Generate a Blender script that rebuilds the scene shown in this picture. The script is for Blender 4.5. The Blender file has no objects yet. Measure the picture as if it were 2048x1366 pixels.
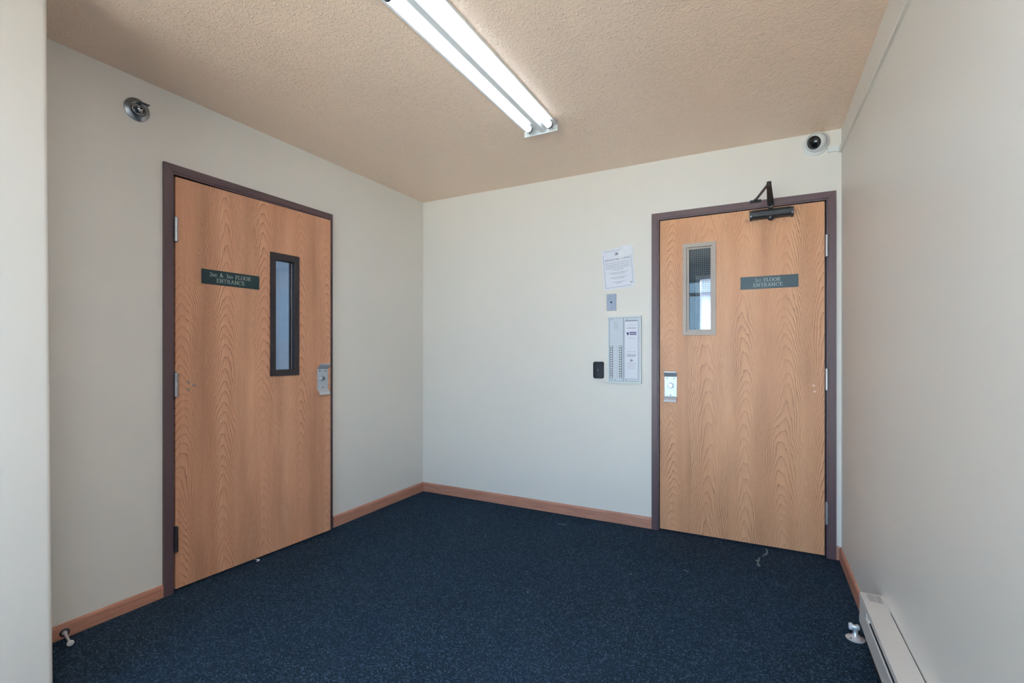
import bpy, bmesh, math, random
from mathutils import Vector, Matrix
random.seed(7)
SC = bpy.context.scene
COL = SC.collection
PI = math.pi

# ------------------------------------------------------------------ camera
cam_d = bpy.data.cameras.new('camera')
cam = bpy.data.objects.new('camera', cam_d); COL.objects.link(cam)
cam.location = (2.560, -3.283, 1.179)
cam.rotation_euler = (PI/2, 0, math.radians(27.506))
cam_d.sensor_width = 36.0
cam_d.lens = 965.75/2048*36.0
cam_d.shift_y = (703.09-683.0)/2048.0
cam_d.clip_start = 0.02
SC.camera = cam

# ------------------------------------------------------------------ world, lights, exposure
w = bpy.data.worlds.new('overcast_sky'); SC.world = w; w.use_nodes = True
bg = w.node_tree.nodes['Background']
bg.inputs['Color'].default_value = (0.46, 0.71, 1.0, 1); bg.inputs['Strength'].default_value = 5.6

def area(name, loc, rot, sx, sy, power, color, portal=False):
    l = bpy.data.lights.new(name, 'AREA'); l.shape = 'RECTANGLE'; l.size = sx; l.size_y = sy
    l.energy = power; l.color = color
    if portal: l.cycles.is_portal = True
    o = bpy.data.objects.new(name, l); COL.objects.link(o); o.location = loc; o.rotation_euler = rot
    return o
area('entry_glazing_portal', (1.50, -4.35, 1.13), (-PI/2, 0, PI), 2.85, 2.2, 1, (1, 1, 1), portal=True)
area('corridor_lobby_lamp', (1.6, 5.2, 2.42), (0, 0, 0), 1.8, 4.0, 190, (0.93, 0.96, 1.0))
area('stair_hall_lamp', (-1.1, -1.2, 2.42), (0, 0, 0), 0.6, 1.2, 28, (0.80, 0.90, 1.0))
area('entry_bay_fill_light', (2.46, -3.45, 2.425), (0, 0, 0), 0.75, 0.75, 29, (0.78, 0.89, 1.0))  # added fill light behind the camera, no fixture; brightens the walls
TUBE_EMISSION = 2.3
sun_d = bpy.data.lights.new('sun_over_the_roof', 'SUN'); sun_d.energy = 68.0; sun_d.angle = .01; sun_d.color = (1.0, .93, .84)
sun = bpy.data.objects.new('sun_over_the_roof', sun_d); COL.objects.link(sun); sun.rotation_euler = (math.radians(-33), math.radians(12), 0)

SC.view_settings.view_transform = 'Standard'
SC.view_settings.look = 'None'
SC.view_settings.gamma = 1.0
SC.view_settings.use_curve_mapping = False
SC.view_settings.exposure = 0.37
SC.cycles.use_denoising = True
SC.cycles.max_bounces = 14
SC.cycles.diffuse_bounces = 8
SC.cycles.transparent_max_bounces = 12

# ------------------------------------------------------------------ material helpers
class NT:
    def __init__(s, name):
        s.m = bpy.data.materials.new(name); s.m.use_nodes = True
        s.t = s.m.node_tree; s.t.nodes.clear()
        s.out = s.n('ShaderNodeOutputMaterial')
    def n(s, k, **kw):
        nd = s.t.nodes.new(k)
        for a, b in kw.items(): setattr(nd, a, b)
        return nd
    def set(s, sock, v):
        if hasattr(v, 'is_linked') or isinstance(v, bpy.types.NodeSocket): s.t.links.new(v, sock)
        else: sock.default_value = v
    def M(s, op, a, b=None, c=None, clamp=False):
        nd = s.n('ShaderNodeMath', operation=op); nd.use_clamp = clamp
        for i, v in enumerate((a, b, c)):
            if v is not None: s.set(nd.inputs[i], v)
        return nd.outputs[0]
    def co(s, kind='Object'):
        return s.n('ShaderNodeTexCoord').outputs[kind]
    def sep(s, v):
        nd = s.n('ShaderNodeSeparateXYZ'); s.set(nd.inputs[0], v); return nd.outputs
    def com(s, x, y, z):
        nd = s.n('ShaderNodeCombineXYZ')
        for i, v in enumerate((x, y, z)): s.set(nd.inputs[i], v)
        return nd.outputs[0]
    def noise(s, v, scale, detail=2, rough=.5):
        nd = s.n('ShaderNodeTexNoise'); s.set(nd.inputs['Vector'], v)
        nd.inputs['Scale'].default_value = scale; nd.inputs['Detail'].default_value = detail
        nd.inputs['Roughness'].default_value = rough
        return nd.outputs[0]
    def voro(s, v, scale, out='Distance', feature='F1'):
        nd = s.n('ShaderNodeTexVoronoi', feature=feature); s.set(nd.inputs['Vector'], v)
        nd.inputs['Scale'].default_value = scale
        return nd.outputs[out]
    def ramp(s, f, stops):
        nd = s.n('ShaderNodeValToRGB'); s.set(nd.inputs[0], f)
        e = nd.color_ramp.elements
        while len(e) < len(stops): e.new(.5)
        for k, (p, c) in enumerate(stops):
            e[k].position = p; e[k].color = (c[0], c[1], c[2], 1) if not isinstance(c, float) else (c, c, c, 1)
        return nd.outputs[0]
    def mix(s, f, a, b, mode='MIX'):
        nd = s.n('ShaderNodeMix', data_type='RGBA', blend_type=mode)
        s.set(nd.inputs[0], f)
        s.set(nd.inputs[6], a if not isinstance(a, tuple) else (*a, 1))
        s.set(nd.inputs[7], b if not isinstance(b, tuple) else (*b, 1))
        return nd.outputs[2]
    def bump(s, h, strength, dist, normal=None):
        nd = s.n('ShaderNodeBump'); s.set(nd.inputs['Height'], h)
        nd.inputs['Strength'].default_value = strength; nd.inputs['Distance'].default_value = dist
        if normal is not None: s.set(nd.inputs['Normal'], normal)
        return nd.outputs[0]
    def bsdf(s, color, rough=.5, metal=0., normal=None, spec=.5, coat=0.):
        b = s.n('ShaderNodeBsdfPrincipled')
        s.set(b.inputs['Base Color'], (*color, 1) if isinstance(color, tuple) else color)
        s.set(b.inputs['Roughness'], rough); s.set(b.inputs['Metallic'], metal)
        b.inputs['Specular IOR Level'].default_value = spec
        b.inputs['Coat Weight'].default_value = coat
        if normal is not None: s.set(b.inputs['Normal'], normal)
        s.t.links.new(b.outputs[0], s.out.inputs[0]); return b

def lin(r, g, b):
    f = lambda c: (c/255/12.92) if c/255 <= .04045 else ((c/255+.055)/1.055)**2.4
    return (f(r), f(g), f(b))

def simple(name, color, rough=.5, metal=0., spec=.5, var=.04, scale=30., bumpd=0.):
    t = NT(name); v = t.noise(t.co(), scale, 3)
    dark = tuple(c*(1-var) for c in color); lite = tuple(min(1, c*(1+var)) for c in color)
    c = t.mix(v, dark, lite)
    nrm = t.bump(t.noise(t.co(), scale*12, 2), .3, bumpd) if bumpd else None
    t.bsdf(c, rough, metal, nrm, spec); return t.m

def paint_mat():
    t = NT('wall_paint'); co = t.co()
    v = t.noise(co, 1.3, 2)
    c = t.mix(v, lin(222, 217, 210), lin(226, 222, 215))
    h = t.M('ADD', t.noise(co, 420, 2), t.M('MULTIPLY', t.noise(co, 90, 2), .8))
    t.bsdf(c, .42, 0, t.bump(h, .22, .0006), .45); return t.m

def ceiling_mat():
    t = NT('stippled_ceiling_paint'); co = t.co()
    d1 = t.voro(co, 150, 'Distance', 'SMOOTH_F1'); n = t.noise(co, 110, 3)
    blob = t.M('SUBTRACT', 1.0, t.M('MULTIPLY', d1, 1.4), clamp=True)
    msk = t.ramp(t.noise(co, 62, 2), [(.40, 0.), (.60, 1.)])
    h = t.M('ADD', t.M('MULTIPLY', t.M('POWER', blob, 1.6), msk), t.M('MULTIPLY', n, .35))
    c = t.mix(t.noise(co, 2.2, 2), lin(236, 210, 188), lin(240, 215, 194))
    c = t.mix(t.ramp(h, [(.45, 0.), (.95, .5)]), c, lin(250, 232, 212))
    t.bsdf(c, .30, 0, t.bump(h, .8, .0030), .6); return t.m

def carpet_mat():
    t = NT('navy_loop_carpet'); co = t.co()
    x, y, z = t.sep(co)
    wob = t.noise(co, 18, 2)
    cell = t.voro(co, 215, 'Color'); dist = t.voro(co, 215, 'Distance')
    r = t.sep(cell)[0]
    fine = t.noise(co, 620, 2, .6)
    big = t.noise(co, 2.2, 3, .6)
    base = t.ramp(r, [(0., lin(4, 12, 20)), (.5, lin(18, 35, 54)), (.80, lin(36, 59, 85)), (1., lin(82, 108, 134))])
    base = t.mix(t.ramp(fine, [(.35, 0.), (.70, 1.)]), t.mix(.5, base, lin(3, 8, 14)), t.mix(.16, base, lin(140, 165, 185)))
    # worn, paler traffic lane and lint
    wear = t.ramp(big, [(.35, 0.), (.75, .20)])
    base = t.mix(wear, base, lin(46, 72, 102))
    lint = t.ramp(t.noise(t.com(t.M('MULTIPLY', x, 1.0), t.M('MULTIPLY', y, 2.6), 0.), 210, 1), [(.76, 0.), (.80, .45)])
    base = t.mix(lint, base, lin(150, 170, 182))
    h = t.M('ADD', t.M('SUBTRACT', 1.0, dist), t.M('MULTIPLY', fine, .5))
    t.bsdf(base, .95, 0, t.bump(h, .9, .004), .04)
    return t.m

def oak_mat(name, off, light, dark, L=.215, c1=None):
    t = NT(name); x, y, z = t.sep(t.co())
    low = t.noise(t.com(t.M('MULTIPLY', x, 2.2), off, t.M('MULTIPLY', z, 1.7)), 1.0, 2)
    xw = t.M('ADD', t.M('ADD', x, off), t.M('MULTIPLY', t.M('SUBTRACT', low, .5), .10))
    q = t.M('DIVIDE', xw, L); k = t.M('FLOOR', q)
    wn = t.n('ShaderNodeTexWhiteNoise', noise_dimensions='1D'); t.set(wn.inputs['W'], k); rnd = wn.outputs['Value']
    xx = t.M('MULTIPLY', t.M('SUBTRACT', t.M('SUBTRACT', q, k), .5), L)
    wig = t.noise(t.com(t.M('MULTIPLY', x, 26.), off, t.M('MULTIPLY', z, 3.4)), 1.0, 3, .55)
    xx = t.M('ADD', xx, t.M('MULTIPLY', t.M('SUBTRACT', wig, .5), .022))
    A = t.M('ADD', 650., t.M('MULTIPLY', rnd, 650.)); B = t.M('ADD', 9., t.M('MULTIPLY', rnd, 13.))
    f = t.M('ADD', t.M('MULTIPLY', t.M('MULTIPLY', xx, xx), A), t.M('MULTIPLY', z, B))
    f = t.M('ADD', f, t.M('MULTIPLY', t.noise(t.com(t.M('MULTIPLY', x, 7.), 3.3+off, t.M('MULTIPLY', z, 1.9)), 1.0, 2), 5.0))
    f = t.M('ADD', f, t.M('MULTIPLY', t.noise(t.com(t.M('MULTIPLY', x, 70.), 5.1+off, t.M('MULTIPLY', z, 16.)), 1.0, 2), .55))
    fr = t.M('FRACT', f)
    sl = t.M('MULTIPLY', t.M('MULTIPLY', xx, A), 2.)
    g = t.M('SQRT', t.M('ADD', t.M('MULTIPLY', sl, sl), t.M('MULTIPLY', B, B)))
    dist = t.M('DIVIDE', t.M('SUBTRACT', 1., fr), g)
    line = t.M('SUBTRACT', 1., t.M('DIVIDE', dist, .0040), clamp=True)
    line = t.M('ADD', t.M('MULTIPLY', line, .85), t.M('MULTIPLY', t.M('POWER', fr, 2.5), .28), clamp=True)
    msk = t.ramp(t.noise(t.com(t.M('MULTIPLY', x, 6.), 7.1+off, t.M('MULTIPLY', z, 1.1)), 1.0, 2), [(.32, .12), (.60, 1.)])
    line = t.M('MULTIPLY', line, msk)
    pore = t.noise(t.com(t.M('MULTIPLY', x, 520.), off, t.M('MULTIPLY', z, 9.)), 1.0, 3, .6)
    pore = t.ramp(pore, [(.34, 1.), (.56, 0.)])
    band = t.noise(t.com(t.M('MULTIPLY', x, 13.), off, t.M('MULTIPLY', z, .35)), 1.0, 2)
    c = t.mix(t.ramp(band, [(.3, 0.), (.7, 1.)]), light, tuple(a*b for a, b in zip(light, (.90, .83, .80))))
    c = t.mix(t.M('MULTIPLY', line, .95), c, dark)
    c = t.mix(t.M('MULTIPLY', pore, .22), c, dark)
    h = t.M('SUBTRACT', 1.0, t.M('ADD', t.M('MULTIPLY', line, .6), t.M('MULTIPLY', pore, .5)))
    t.bsdf(c, .40, 0, t.bump(h, .25, .0006), .4); return t.m

def trim_wood(name, light, dark):
    t = NT(name); x, y, z = t.sep(t.co())
    g = t.noise(t.com(t.M('MULTIPLY', x, 5.), t.M('MULTIPLY', y, 5.), t.M('MULTIPLY', z, 190.)), 1.0, 3)
    p = t.noise(t.com(t.M('MULTIPLY', x, 30.), t.M('MULTIPLY', y, 30.), t.M('MULTIPLY', z, 700.)), 1.0, 2)
    c = t.mix(t.ramp(g, [(.35, 0.), (.65, 1.)]), light, dark)
    c = t.mix(t.M('MULTIPLY', t.ramp(p, [(.35, 1.), (.55, 0.)]), .35), c, tuple(a*.7 for a in dark))
    t.bsdf(c, .42, 0, None, .4); return t.m

def brushed(name, color, rough=.32, metal=1.):
    t = NT(name); x, y, z = t.sep(t.co())
    n = t.noise(t.com(t.M('MULTIPLY', x, 40.), t.M('MULTIPLY', y, 40.), t.M('MULTIPLY', z, 900.)), 1.0, 2)
    c = t.mix(n, tuple(a*.93 for a in color), color)
    t.bsdf(c, t.M('ADD', rough-.05, t.M('MULTIPLY', n, .12)), metal); return t.m

def glass_mat(name, tint=(1, 1, 1), haze=0.0, hazecol=(.6, .7, .8)):
    t = NT(name)
    tr = t.n('ShaderNodeBsdfTransparent'); tr.inputs[0].default_value = (*tint, 1)
    gl = t.n('ShaderNodeBsdfGlossy'); gl.inputs['Roughness'].default_value = .02
    fr = t.n('ShaderNodeFresnel'); fr.inputs['IOR'].default_value = 1.5
    mx = t.n('ShaderNodeMixShader'); t.t.links.new(fr.outputs[0], mx.inputs[0])
    src = tr
    if haze:
        df = t.n('ShaderNodeBsdfTranslucent'); df.inputs[0].default_value = (*hazecol, 1)
        m2 = t.n('ShaderNodeMixShader'); m2.inputs[0].default_value = haze
        t.t.links.new(tr.outputs[0], m2.inputs[1]); t.t.links.new(df.outputs[0], m2.inputs[2]); src = m2
    t.t.links.new(src.outputs[0], mx.inputs[1]); t.t.links.new(gl.outputs[0], mx.inputs[2])
    t.t.links.new(mx.outputs[0], t.out.inputs[0]); return t.m

def emit_mat(name, color, s):
    t = NT(name); e = t.n('ShaderNodeEmission'); e.inputs[0].default_value = (*color, 1); e.inputs[1].default_value = s
    t.t.links.new(e.outputs[0], t.out.inputs[0]); return t.m

WALL = paint_mat(); CEIL = ceiling_mat(); CARPET = carpet_mat()
OAK_L = oak_mat('oak_veneer_left_door', 1.37, lin(222, 167, 134), lin(136, 92, 68))
OAK_R = oak_mat('oak_veneer_right_door', 4.115, lin(222, 168, 128), lin(138, 92, 62))
BASE = trim_wood('stained_oak_trim', lin(200, 146, 124), lin(172, 120, 100))
STEEL_PAINT = simple('mauve_brown_painted_steel', lin(96, 76, 80), .38, 0, .5, .05, 14, .0002)
DARKFRAME = simple('black_brown_painted_steel', lin(52, 46, 50), .4, 0, .5, .05, 14)
TAUPE = simple('taupe_grey_vinyl', lin(172, 160, 150), .4, 0, .5, .05, 10)
ALU = brushed('satin_aluminium', lin(200, 204, 210), .36)
PULL = brushed('dull_anodised_pull', lin(206, 213, 222), .47, .75)
STOPM = simple('brushed_pewter_stop', lin(206, 210, 216), .34, .6)
NICKEL = brushed('worn_steel_hinge', lin(178, 178, 182), .38)
DARKHINGE = brushed('tarnished_steel_hinge', lin(92, 92, 98), .45)
CHROME = simple('polished_chrome', lin(205, 208, 212), .12, 1.)
CHROMED = simple('dull_dark_chrome', lin(130, 136, 142), .25, 1.)
BLACK = simple('black_satin_enamel', lin(44, 46, 50), .42, 0, .5, .08, 20)
BLACKARM = simple('black_arm_enamel', lin(48, 46, 48), .35, .3, .5)
GREEN = simple('dark_teal_engraved_plastic', lin(24, 56, 62), .30, 0, .5, .06, 6)
ETCH = simple('pale_engraved_letters', lin(178, 190, 184), .6)
WHITEMETAL = simple('white_enamel', lin(226, 230, 232), .35, 0, .5, .02, 8)
WHITEPL = simple('white_plastic', lin(222, 226, 226), .35, 0, .5, .03, 12)
CREAMPL = simple('painted_raceway_plastic', lin(222, 218, 210), .4, 0, .5, .03, 9)
HEAT = simple('beige_grey_heater_enamel', lin(202, 198, 194), .38, 0, .5, .03, 7)
DARK = simple('black_void', lin(10, 10, 12), .8)
PANEL = simple('pale_intercom_aluminium', lin(196, 204, 214), .45, 0., .5, .03, 12)
PANELD = simple('grey_gasket', lin(92, 98, 106), .5)
PAPER = simple('white_paper', lin(222, 225, 236), .7, 0, .3, .02, 20)
INK = simple('dark_grey_ink', lin(70, 72, 84), .7)
INKL = simple('pale_grey_ink', lin(150, 153, 168), .7)
PURPLE = simple('purple_ink', lin(86, 82, 132), .7)
BTN = simple('white_button', lin(214, 219, 222), .4)
RUBBER = simple('pale_grey_rubber', lin(206, 208, 210), .6)
LENS = simple('smoked_black_lens', lin(14, 15, 20), .08, 0, .7)
WIRE_D = simple('blue_grey_wire', lin(150, 166, 174), .5, .0)
WIRE_L = simple('grey_wire', lin(96, 112, 128), .5, .0)
PANE_R = glass_mat('wired_glass', (.93, .96, .97))
PANE_L = glass_mat('wired_glass_cloudy', (.90, .95, .97))
PANE_E = glass_mat('entry_glass', (.94, .97, .97))
TUBE = emit_mat('lit_fluorescent_tube', (.86, .93, 1.0), TUBE_EMISSION)
def tape_mat():
    t = NT('crumpled_clear_tape'); tr = t.n('ShaderNodeBsdfTransparent')
    b = t.bsdf(lin(244, 245, 250), .30, 0, t.bump(t.noise(t.co(), 160, 2), .3, .001), .6)
    mx = t.n('ShaderNodeMixShader'); mx.inputs[0].default_value = .85
    t.t.links.new(tr.outputs[0], mx.inputs[1]); t.t.links.new(b.outputs[0], mx.inputs[2])
    t.t.links.new(mx.outputs[0], t.out.inputs[0]); return t.m
TAPE = tape_mat()
HALLW = simple('hall_wall_paint', lin(176, 190, 205), .6, 0, .3, .02, 2)
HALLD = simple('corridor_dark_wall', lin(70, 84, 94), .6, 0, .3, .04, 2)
LOBBY = simple('lobby_white_paint', lin(222, 224, 238), .6, 0, .3, .02, 2)
LOBBYC = simple('lobby_ceiling_tile', lin(214, 218, 206), .7, 0, .3, .03, 4)
CONC = simple('exterior_concrete', lin(196, 192, 184), .9, 0, .2, .1, 3)

# ------------------------------------------------------------------ mesh helpers
def BM(): return bmesh.new()
def box(bm, a, b, bev=0.):
    x0, y0, z0 = a; x1, y1, z1 = b
    vs = [bm.verts.new(p) for p in ((x0,y0,z0),(x1,y0,z0),(x1,y1,z0),(x0,y1,z0),(x0,y0,z1),(x1,y0,z1),(x1,y1,z1),(x0,y1,z1))]
    fs = [bm.faces.new([vs[i] for i in q]) for q in ((0,3,2,1),(4,5,6,7),(0,1,5,4),(1,2,6,5),(2,3,7,6),(3,0,4,7))]
    if bev:
        es = list({e for f in fs for e in f.edges})
        bmesh.ops.bevel(bm, geom=es, offset=bev, segments=2, profile=.5, affect='EDGES')
    return vs
def ring(bm, o, i, y0, y1):
    """rectangular ring o=(x0,z0,x1,z1) outer, i inner, between depths y0 (front) and y1 (back)"""
    def loop(r, y): return [bm.verts.new(p) for p in ((r[0],y,r[1]),(r[2],y,r[1]),(r[2],y,r[3]),(r[0],y,r[3]))]
    A, B, C_, D = loop(o, y0), loop(i, y0), loop(o, y1), loop(i, y1)
    for k in range(4):
        j = (k+1) % 4
        bm.faces.new((A[k], A[j], B[j], B[k])); bm.faces.new((C_[j], C_[k], D[k], D[j]))
        bm.faces.new((A[j], A[k], C_[k], C_[j])); bm.faces.new((B[k], B[j], D[j], D[k]))
def prism(bm, pts, axis, a, b):
    """closed polygon pts (2-D) swept along axis from a to b; axis x: pts=(y,z); y: (x,z); z: (x,y)"""
    def P(p, t):
        return (t, p[0], p[1]) if axis == 'x' else (p[0], t, p[1]) if axis == 'y' else (p[0], p[1], t)
    A = [bm.verts.new(P(p, a)) for p in pts]; B = [bm.verts.new(P(p, b)) for p in pts]
    n = len(pts)
    for k in range(n): bm.faces.new((A[k], A[(k+1) % n], B[(k+1) % n], B[k]))
    bm.faces.new(A[::-1]); bm.faces.new(B)
def lathe(bm, p0, p1, prof, seg=24):
    """revolve prof [(t along axis 0..1 in metres from p0, r)] about the axis p0->p1 direction"""
    p0 = Vector(p0); d = (Vector(p1)-p0).normalized()
    u = d.orthogonal().normalized(); v = d.cross(u)
    rings = []
    for t, r in prof:
        if r < 1e-6: rings.append([bm.verts.new(p0+d*t)])
        else: rings.append([bm.verts.new(p0+d*t+(u*math.cos(2*PI*k/seg)+v*math.sin(2*PI*k/seg))*r) for k in range(seg)])
    for A, B in zip(rings, rings[1:]):
        for k in range(seg):
            j = (k+1) % seg
            if len(A) == 1 and len(B) == 1: continue
            if len(A) == 1: bm.faces.new((A[0], B[j], B[k]))
            elif len(B) == 1: bm.faces.new((A[k], A[j], B[0]))
            else: bm.faces.new((A[k], A[j], B[j], B[k]))
    if len(rings[0]) > 1: bm.faces.new(rings[0][::-1])
    if len(rings[-1]) > 1: bm.faces.new(rings[-1])
def cyl(bm, p0, p1, r0, r1=None, seg=20):
    L = (Vector(p1)-Vector(p0)).length
    lathe(bm, p0, p1, [(0, r0), (L, r0 if r1 is None else r1)], seg)
def tube_path(bm, pts, r, seg=6):
    pts = [Vector(p) for p in pts]; prev = None
    for i, p in enumerate(pts):
        d = (pts[min(i+1, len(pts)-1)]-pts[max(i-1, 0)]).normalized()
        u = d.cross(Vector((0, 0, 1)));  u = u.normalized() if u.length > .01 else Vector((1, 0, 0)); v = d.cross(u)
        cur = [bm.verts.new(p+(u*math.cos(2*PI*k/seg)+v*math.sin(2*PI*k/seg))*r) for k in range(seg)]
        if prev:
            for k in range(seg): bm.faces.new((prev[k], prev[(k+1) % seg], cur[(k+1) % seg], cur[k]))
        prev = cur
def sphere(bm, c, r, su=24, sv=14, scale=(1, 1, 1)):
    m = Matrix.Translation(c) @ Matrix.Diagonal((*[r*s for s in scale], 1))
    bmesh.ops.create_uvsphere(bm, u_segments=su, v_segments=sv, radius=1, matrix=m)
def obj(name, bm, mat, parent=None, smooth=False, loc=None, rz=0):
    bmesh.ops.recalc_face_normals(bm, faces=bm.faces)
    me = bpy.data.meshes.new(name); bm.to_mesh(me); bm.free(); me.materials.append(mat)
    o = bpy.data.objects.new(name, me); COL.objects.link(o)
    if smooth:
        me.polygons.foreach_set('use_smooth', [True]*len(me.polygons))
        me.set_sharp_from_angle(angle=math.radians(38))
    if parent: o.parent = parent
    if loc is not None: o.location = loc
    if rz: o.rotation_euler = (0, 0, rz)
    return o
def tag(o, label, cat, group=None, kind=None):
    o['label'] = label; o['category'] = cat
    if group: o['group'] = group
    if kind: o['kind'] = kind
    return o
def thing(name, label, cat, loc=(0, 0, 0), rz=0, group=None, kind=None):
    o = bpy.data.objects.new(name, None); COL.objects.link(o); o.empty_display_size = .05
    o.location = loc; o.rotation_euler = (0, 0, rz)
    return tag(o, label, cat, group, kind)
LEFT = PI/2      # local X -> world +Y, local Y (into the wall) -> world -X

# ------------------------------------------------------------------ room shell
W, H = 2.9514, 2.441
FRONT = -4.25
GX0 = .10   # left side of the glazed opening
LX = -1.0   # the entry bay behind the camera is wider to the left
OPEN_T = 2.048   # rough opening top behind the frames

bm = BM()   # left wall with the door opening, runs in world coords
box(bm, (-.12, -2.48, 0), (0, -1.975, H)); box(bm, (-.12, -1.000, 0), (0, .12, H)); box(bm, (-.12, -1.975, OPEN_T+.02), (0, -1.000, H))
tag(obj('wall_left', bm, WALL), 'cream painted wall holding the wooden door with the dark window', 'wall', kind='structure')
bm = BM()
box(bm, (0, 0, 0), (1.928, .12, H)); box(bm, (2.900, 0, 0), (W+.15, .12, H)); box(bm, (1.928, 0, OPEN_T+.02), (2.900, .12, H))
tag(obj('wall_back', bm, WALL), 'cream painted wall with the intercom panel and first floor door', 'wall', kind='structure')
bm = BM()
RW = .008   # the right wall opens very slightly towards the camera
box(bm, (0, -4.4, 0), (.12, 0, H))
tag(obj('wall_right', bm, WALL, loc=(W, 0, 0), rz=RW), 'long pale wall on the right above the baseboard heater', 'wall', kind='structure')
def xr(y): return W - RW*y
bm = BM()   # splayed wall end close to the camera on the left; its arris leans a touch
A_ = []; B_ = []
for L_, z, xa, xb in ((A_, 0, .5367, .150), (B_, H, .487, .100)):
    for x, y in ((LX, -3.600), (xa-.002, -3.600), (xa-.002, -3.000), (xa, -2.600), (xa-.002, -2.592), (xa-.008, -2.586), (xb, -2.48), (LX, -2.48)): L_.append(bm.verts.new((x, y, z)))
for k in range(8): bm.faces.new((A_[k], A_[(k+1) % 8], B_[(k+1) % 8], B_[k]))
bm.faces.new(A_[::-1]); bm.faces.new(B_)
tag(obj('wall_near', bm, WALL, smooth=True), 'bright wall end close to the camera at the left edge', 'wall', kind='structure')
bm = BM(); box(bm, (LX-.12, FRONT-.12, 0), (LX, -2.48, H))
tag(obj('wall_entry_left', bm, WALL), 'left wall of the entry bay behind the camera', 'wall', kind='structure')
bm = BM()   # entry wall behind the camera, with one big glazed opening
box(bm, (GX0, FRONT-.12, 2.25), (W+.2, FRONT, H)); box(bm, (LX, FRONT-.12, 0), (GX0, FRONT, H)); box(bm, (2.90, FRONT-.12, 0), (W+.2, FRONT, 2.25))
tag(obj('wall_front', bm, WALL), 'entry wall behind the camera around the glazed front', 'wall', kind='structure')
bm = BM(); box(bm, (LX-.12, FRONT-.12, H), (W+.2, .12, H+.1))
tag(obj('ceiling', bm, CEIL), 'tan stippled vestibule ceiling', 'ceiling', kind='structure')
bm = BM(); box(bm, (LX-.12, FRONT-.12, -.1), (W+.2, .12, 0))
tag(obj('floor', bm, CARPET), 'dark navy loop pile carpet floor', 'floor', kind='structure')

# entry glazing (behind the camera; it lets the daylight in and shows in reflections)
win = thing('window_1', 'aluminium framed glazed entrance front behind the camera', 'window', (0, FRONT-.06, 0), 0, kind='structure')
bm = BM()
ring(bm, (GX0, 0, 2.90, 2.25), (GX0+.05, .10, 2.85, 2.20), -.03, .03)
mul = (.97, 1.91)
for m_ in mul: box(bm, (m_-.03, -.03, .10), (m_+.03, .03, 2.20))
edges = [GX0+.05, mul[0]-.03, mul[0]+.03, mul[1]-.03, mul[1]+.03, 2.85]
obj('window_frame', bm, ALU, win)
for a, b in zip(edges[::2], edges[1::2]):
    bm = BM(); box(bm, (a, -.02, 2.00), (b, .02, 2.05)); obj('transom', bm, ALU, win)
    for c, d in ((.10, 2.00), (2.05, 2.20)):
        bm = BM(); box(bm, (a, -.003, c), (b, .003, d)); obj('glass_pane', bm, PANE_E, win)
bm = BM(); box(bm, (-8, -16, -.12), (12, FRONT-.12, -.02))
tag(obj('pavement', bm, CONC), 'grey concrete pavement outside the entrance behind the camera', 'pavement', kind='structure')

# baseboards with a chamfered top
def baseboard(name, label, y0, y1, h, loc, rz):
    bm = BM()
    prism(bm, [(0, 0), (-.011, 0), (-.011, h-.012), (-.008, h-.004), (-.004, h), (0, h)], 'x', y0, y1)
    tag(obj(name, bm, BASE, loc=loc, rz=rz), label, 'baseboard', kind='structure')
baseboard('baseboard_left', 'low oak baseboard left of the upper floors door', -2.48, -1.978, .060, (0, 0, 0), LEFT)
baseboard('baseboard_left', 'oak baseboard between the upper floors door and the corner', -.9695, -.0005, .075, (0, 0, 0), LEFT)
baseboard('baseboard_back', 'oak baseboard from the corner to the first floor door', .0115, 1.901, .075, (0, 0, 0), 0)
baseboard('baseboard_back', 'short oak baseboard piece right of the first floor door', 2.9255, W-.0115, .075, (0, 0, 0), 0)
bm = BM(); h = .073
prism(bm, [(0, 0), (-.011, 0), (-.011, h-.012), (-.008, h-.004), (-.004, h), (0, h)], 'y', -4.2, -.0005)
tag(obj('baseboard_right', bm, BASE, loc=(W, 0, 0), rz=RW), 'oak baseboard running under the heater on the right wall', 'baseboard', kind='structure')

# ------------------------------------------------------------------ halls behind the doors


bm = BM()
box(bm, (-2.1, -2.48, 0), (-2.0, .2, H)); box(bm, (-2.0, -2.48, 0), (-.12, -2.40, H)); box(bm, (-2.0, .12, 0), (-.12, .2, H))
tag(obj('wall_stair_hall', bm, HALLW), 'pale stair hall walls seen through the dark framed door window', 'wall', kind='structure')
bm = BM(); box(bm, (-2.1, -2.48, H), (LX-.12, .2, H+.1))
tag(obj('ceiling_stair_hall', bm, LOBBYC), 'stair hall ceiling beyond the left door', 'ceiling', kind='structure')
bm = BM(); box(bm, (-2.1, -2.48, -.1), (-.12, .2, 0))
tag(obj('floor_stair_hall', bm, CARPET), 'stair hall carpet beyond the left door', 'floor', kind='structure')
bm = BM()   # corridor: dark stretch, then a doorway into a bright lobby
box(bm, (.2, .12, 0), (.3, 2.5, H)); box(bm, (3.4, .12, 0), (3.5, 2.5, H))
DX = 1.885
box(bm, (.3, 2.5, 0), (DX, 2.6, H)); box(bm, (2.9, 2.5, 0), (3.4, 2.6, H)); box(bm, (DX, 2.5, 2.025), (2.9, 2.6, H))
tag(obj('wall_corridor', bm, HALLD), 'dark corridor walls seen through the first floor door window', 'wall', kind='structure')
bm = BM()
ring(bm, (DX, -.02, 2.9, 2.025), (DX+.045, -.01, 2.855, 1.985), 2.48, 2.62)
tag(obj('trim_corridor', bm, ALU), 'grey doorway frame inside the corridor behind the door window', 'doorway', kind='structure')
bm = BM()
box(bm, (.2, 2.6, 0), (.3, 7.8, H)); box(bm, (3.4, 2.6, 0), (3.5, 7.8, H)); box(bm, (.2, 7.8, 0), (3.5, 7.9, H))
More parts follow.
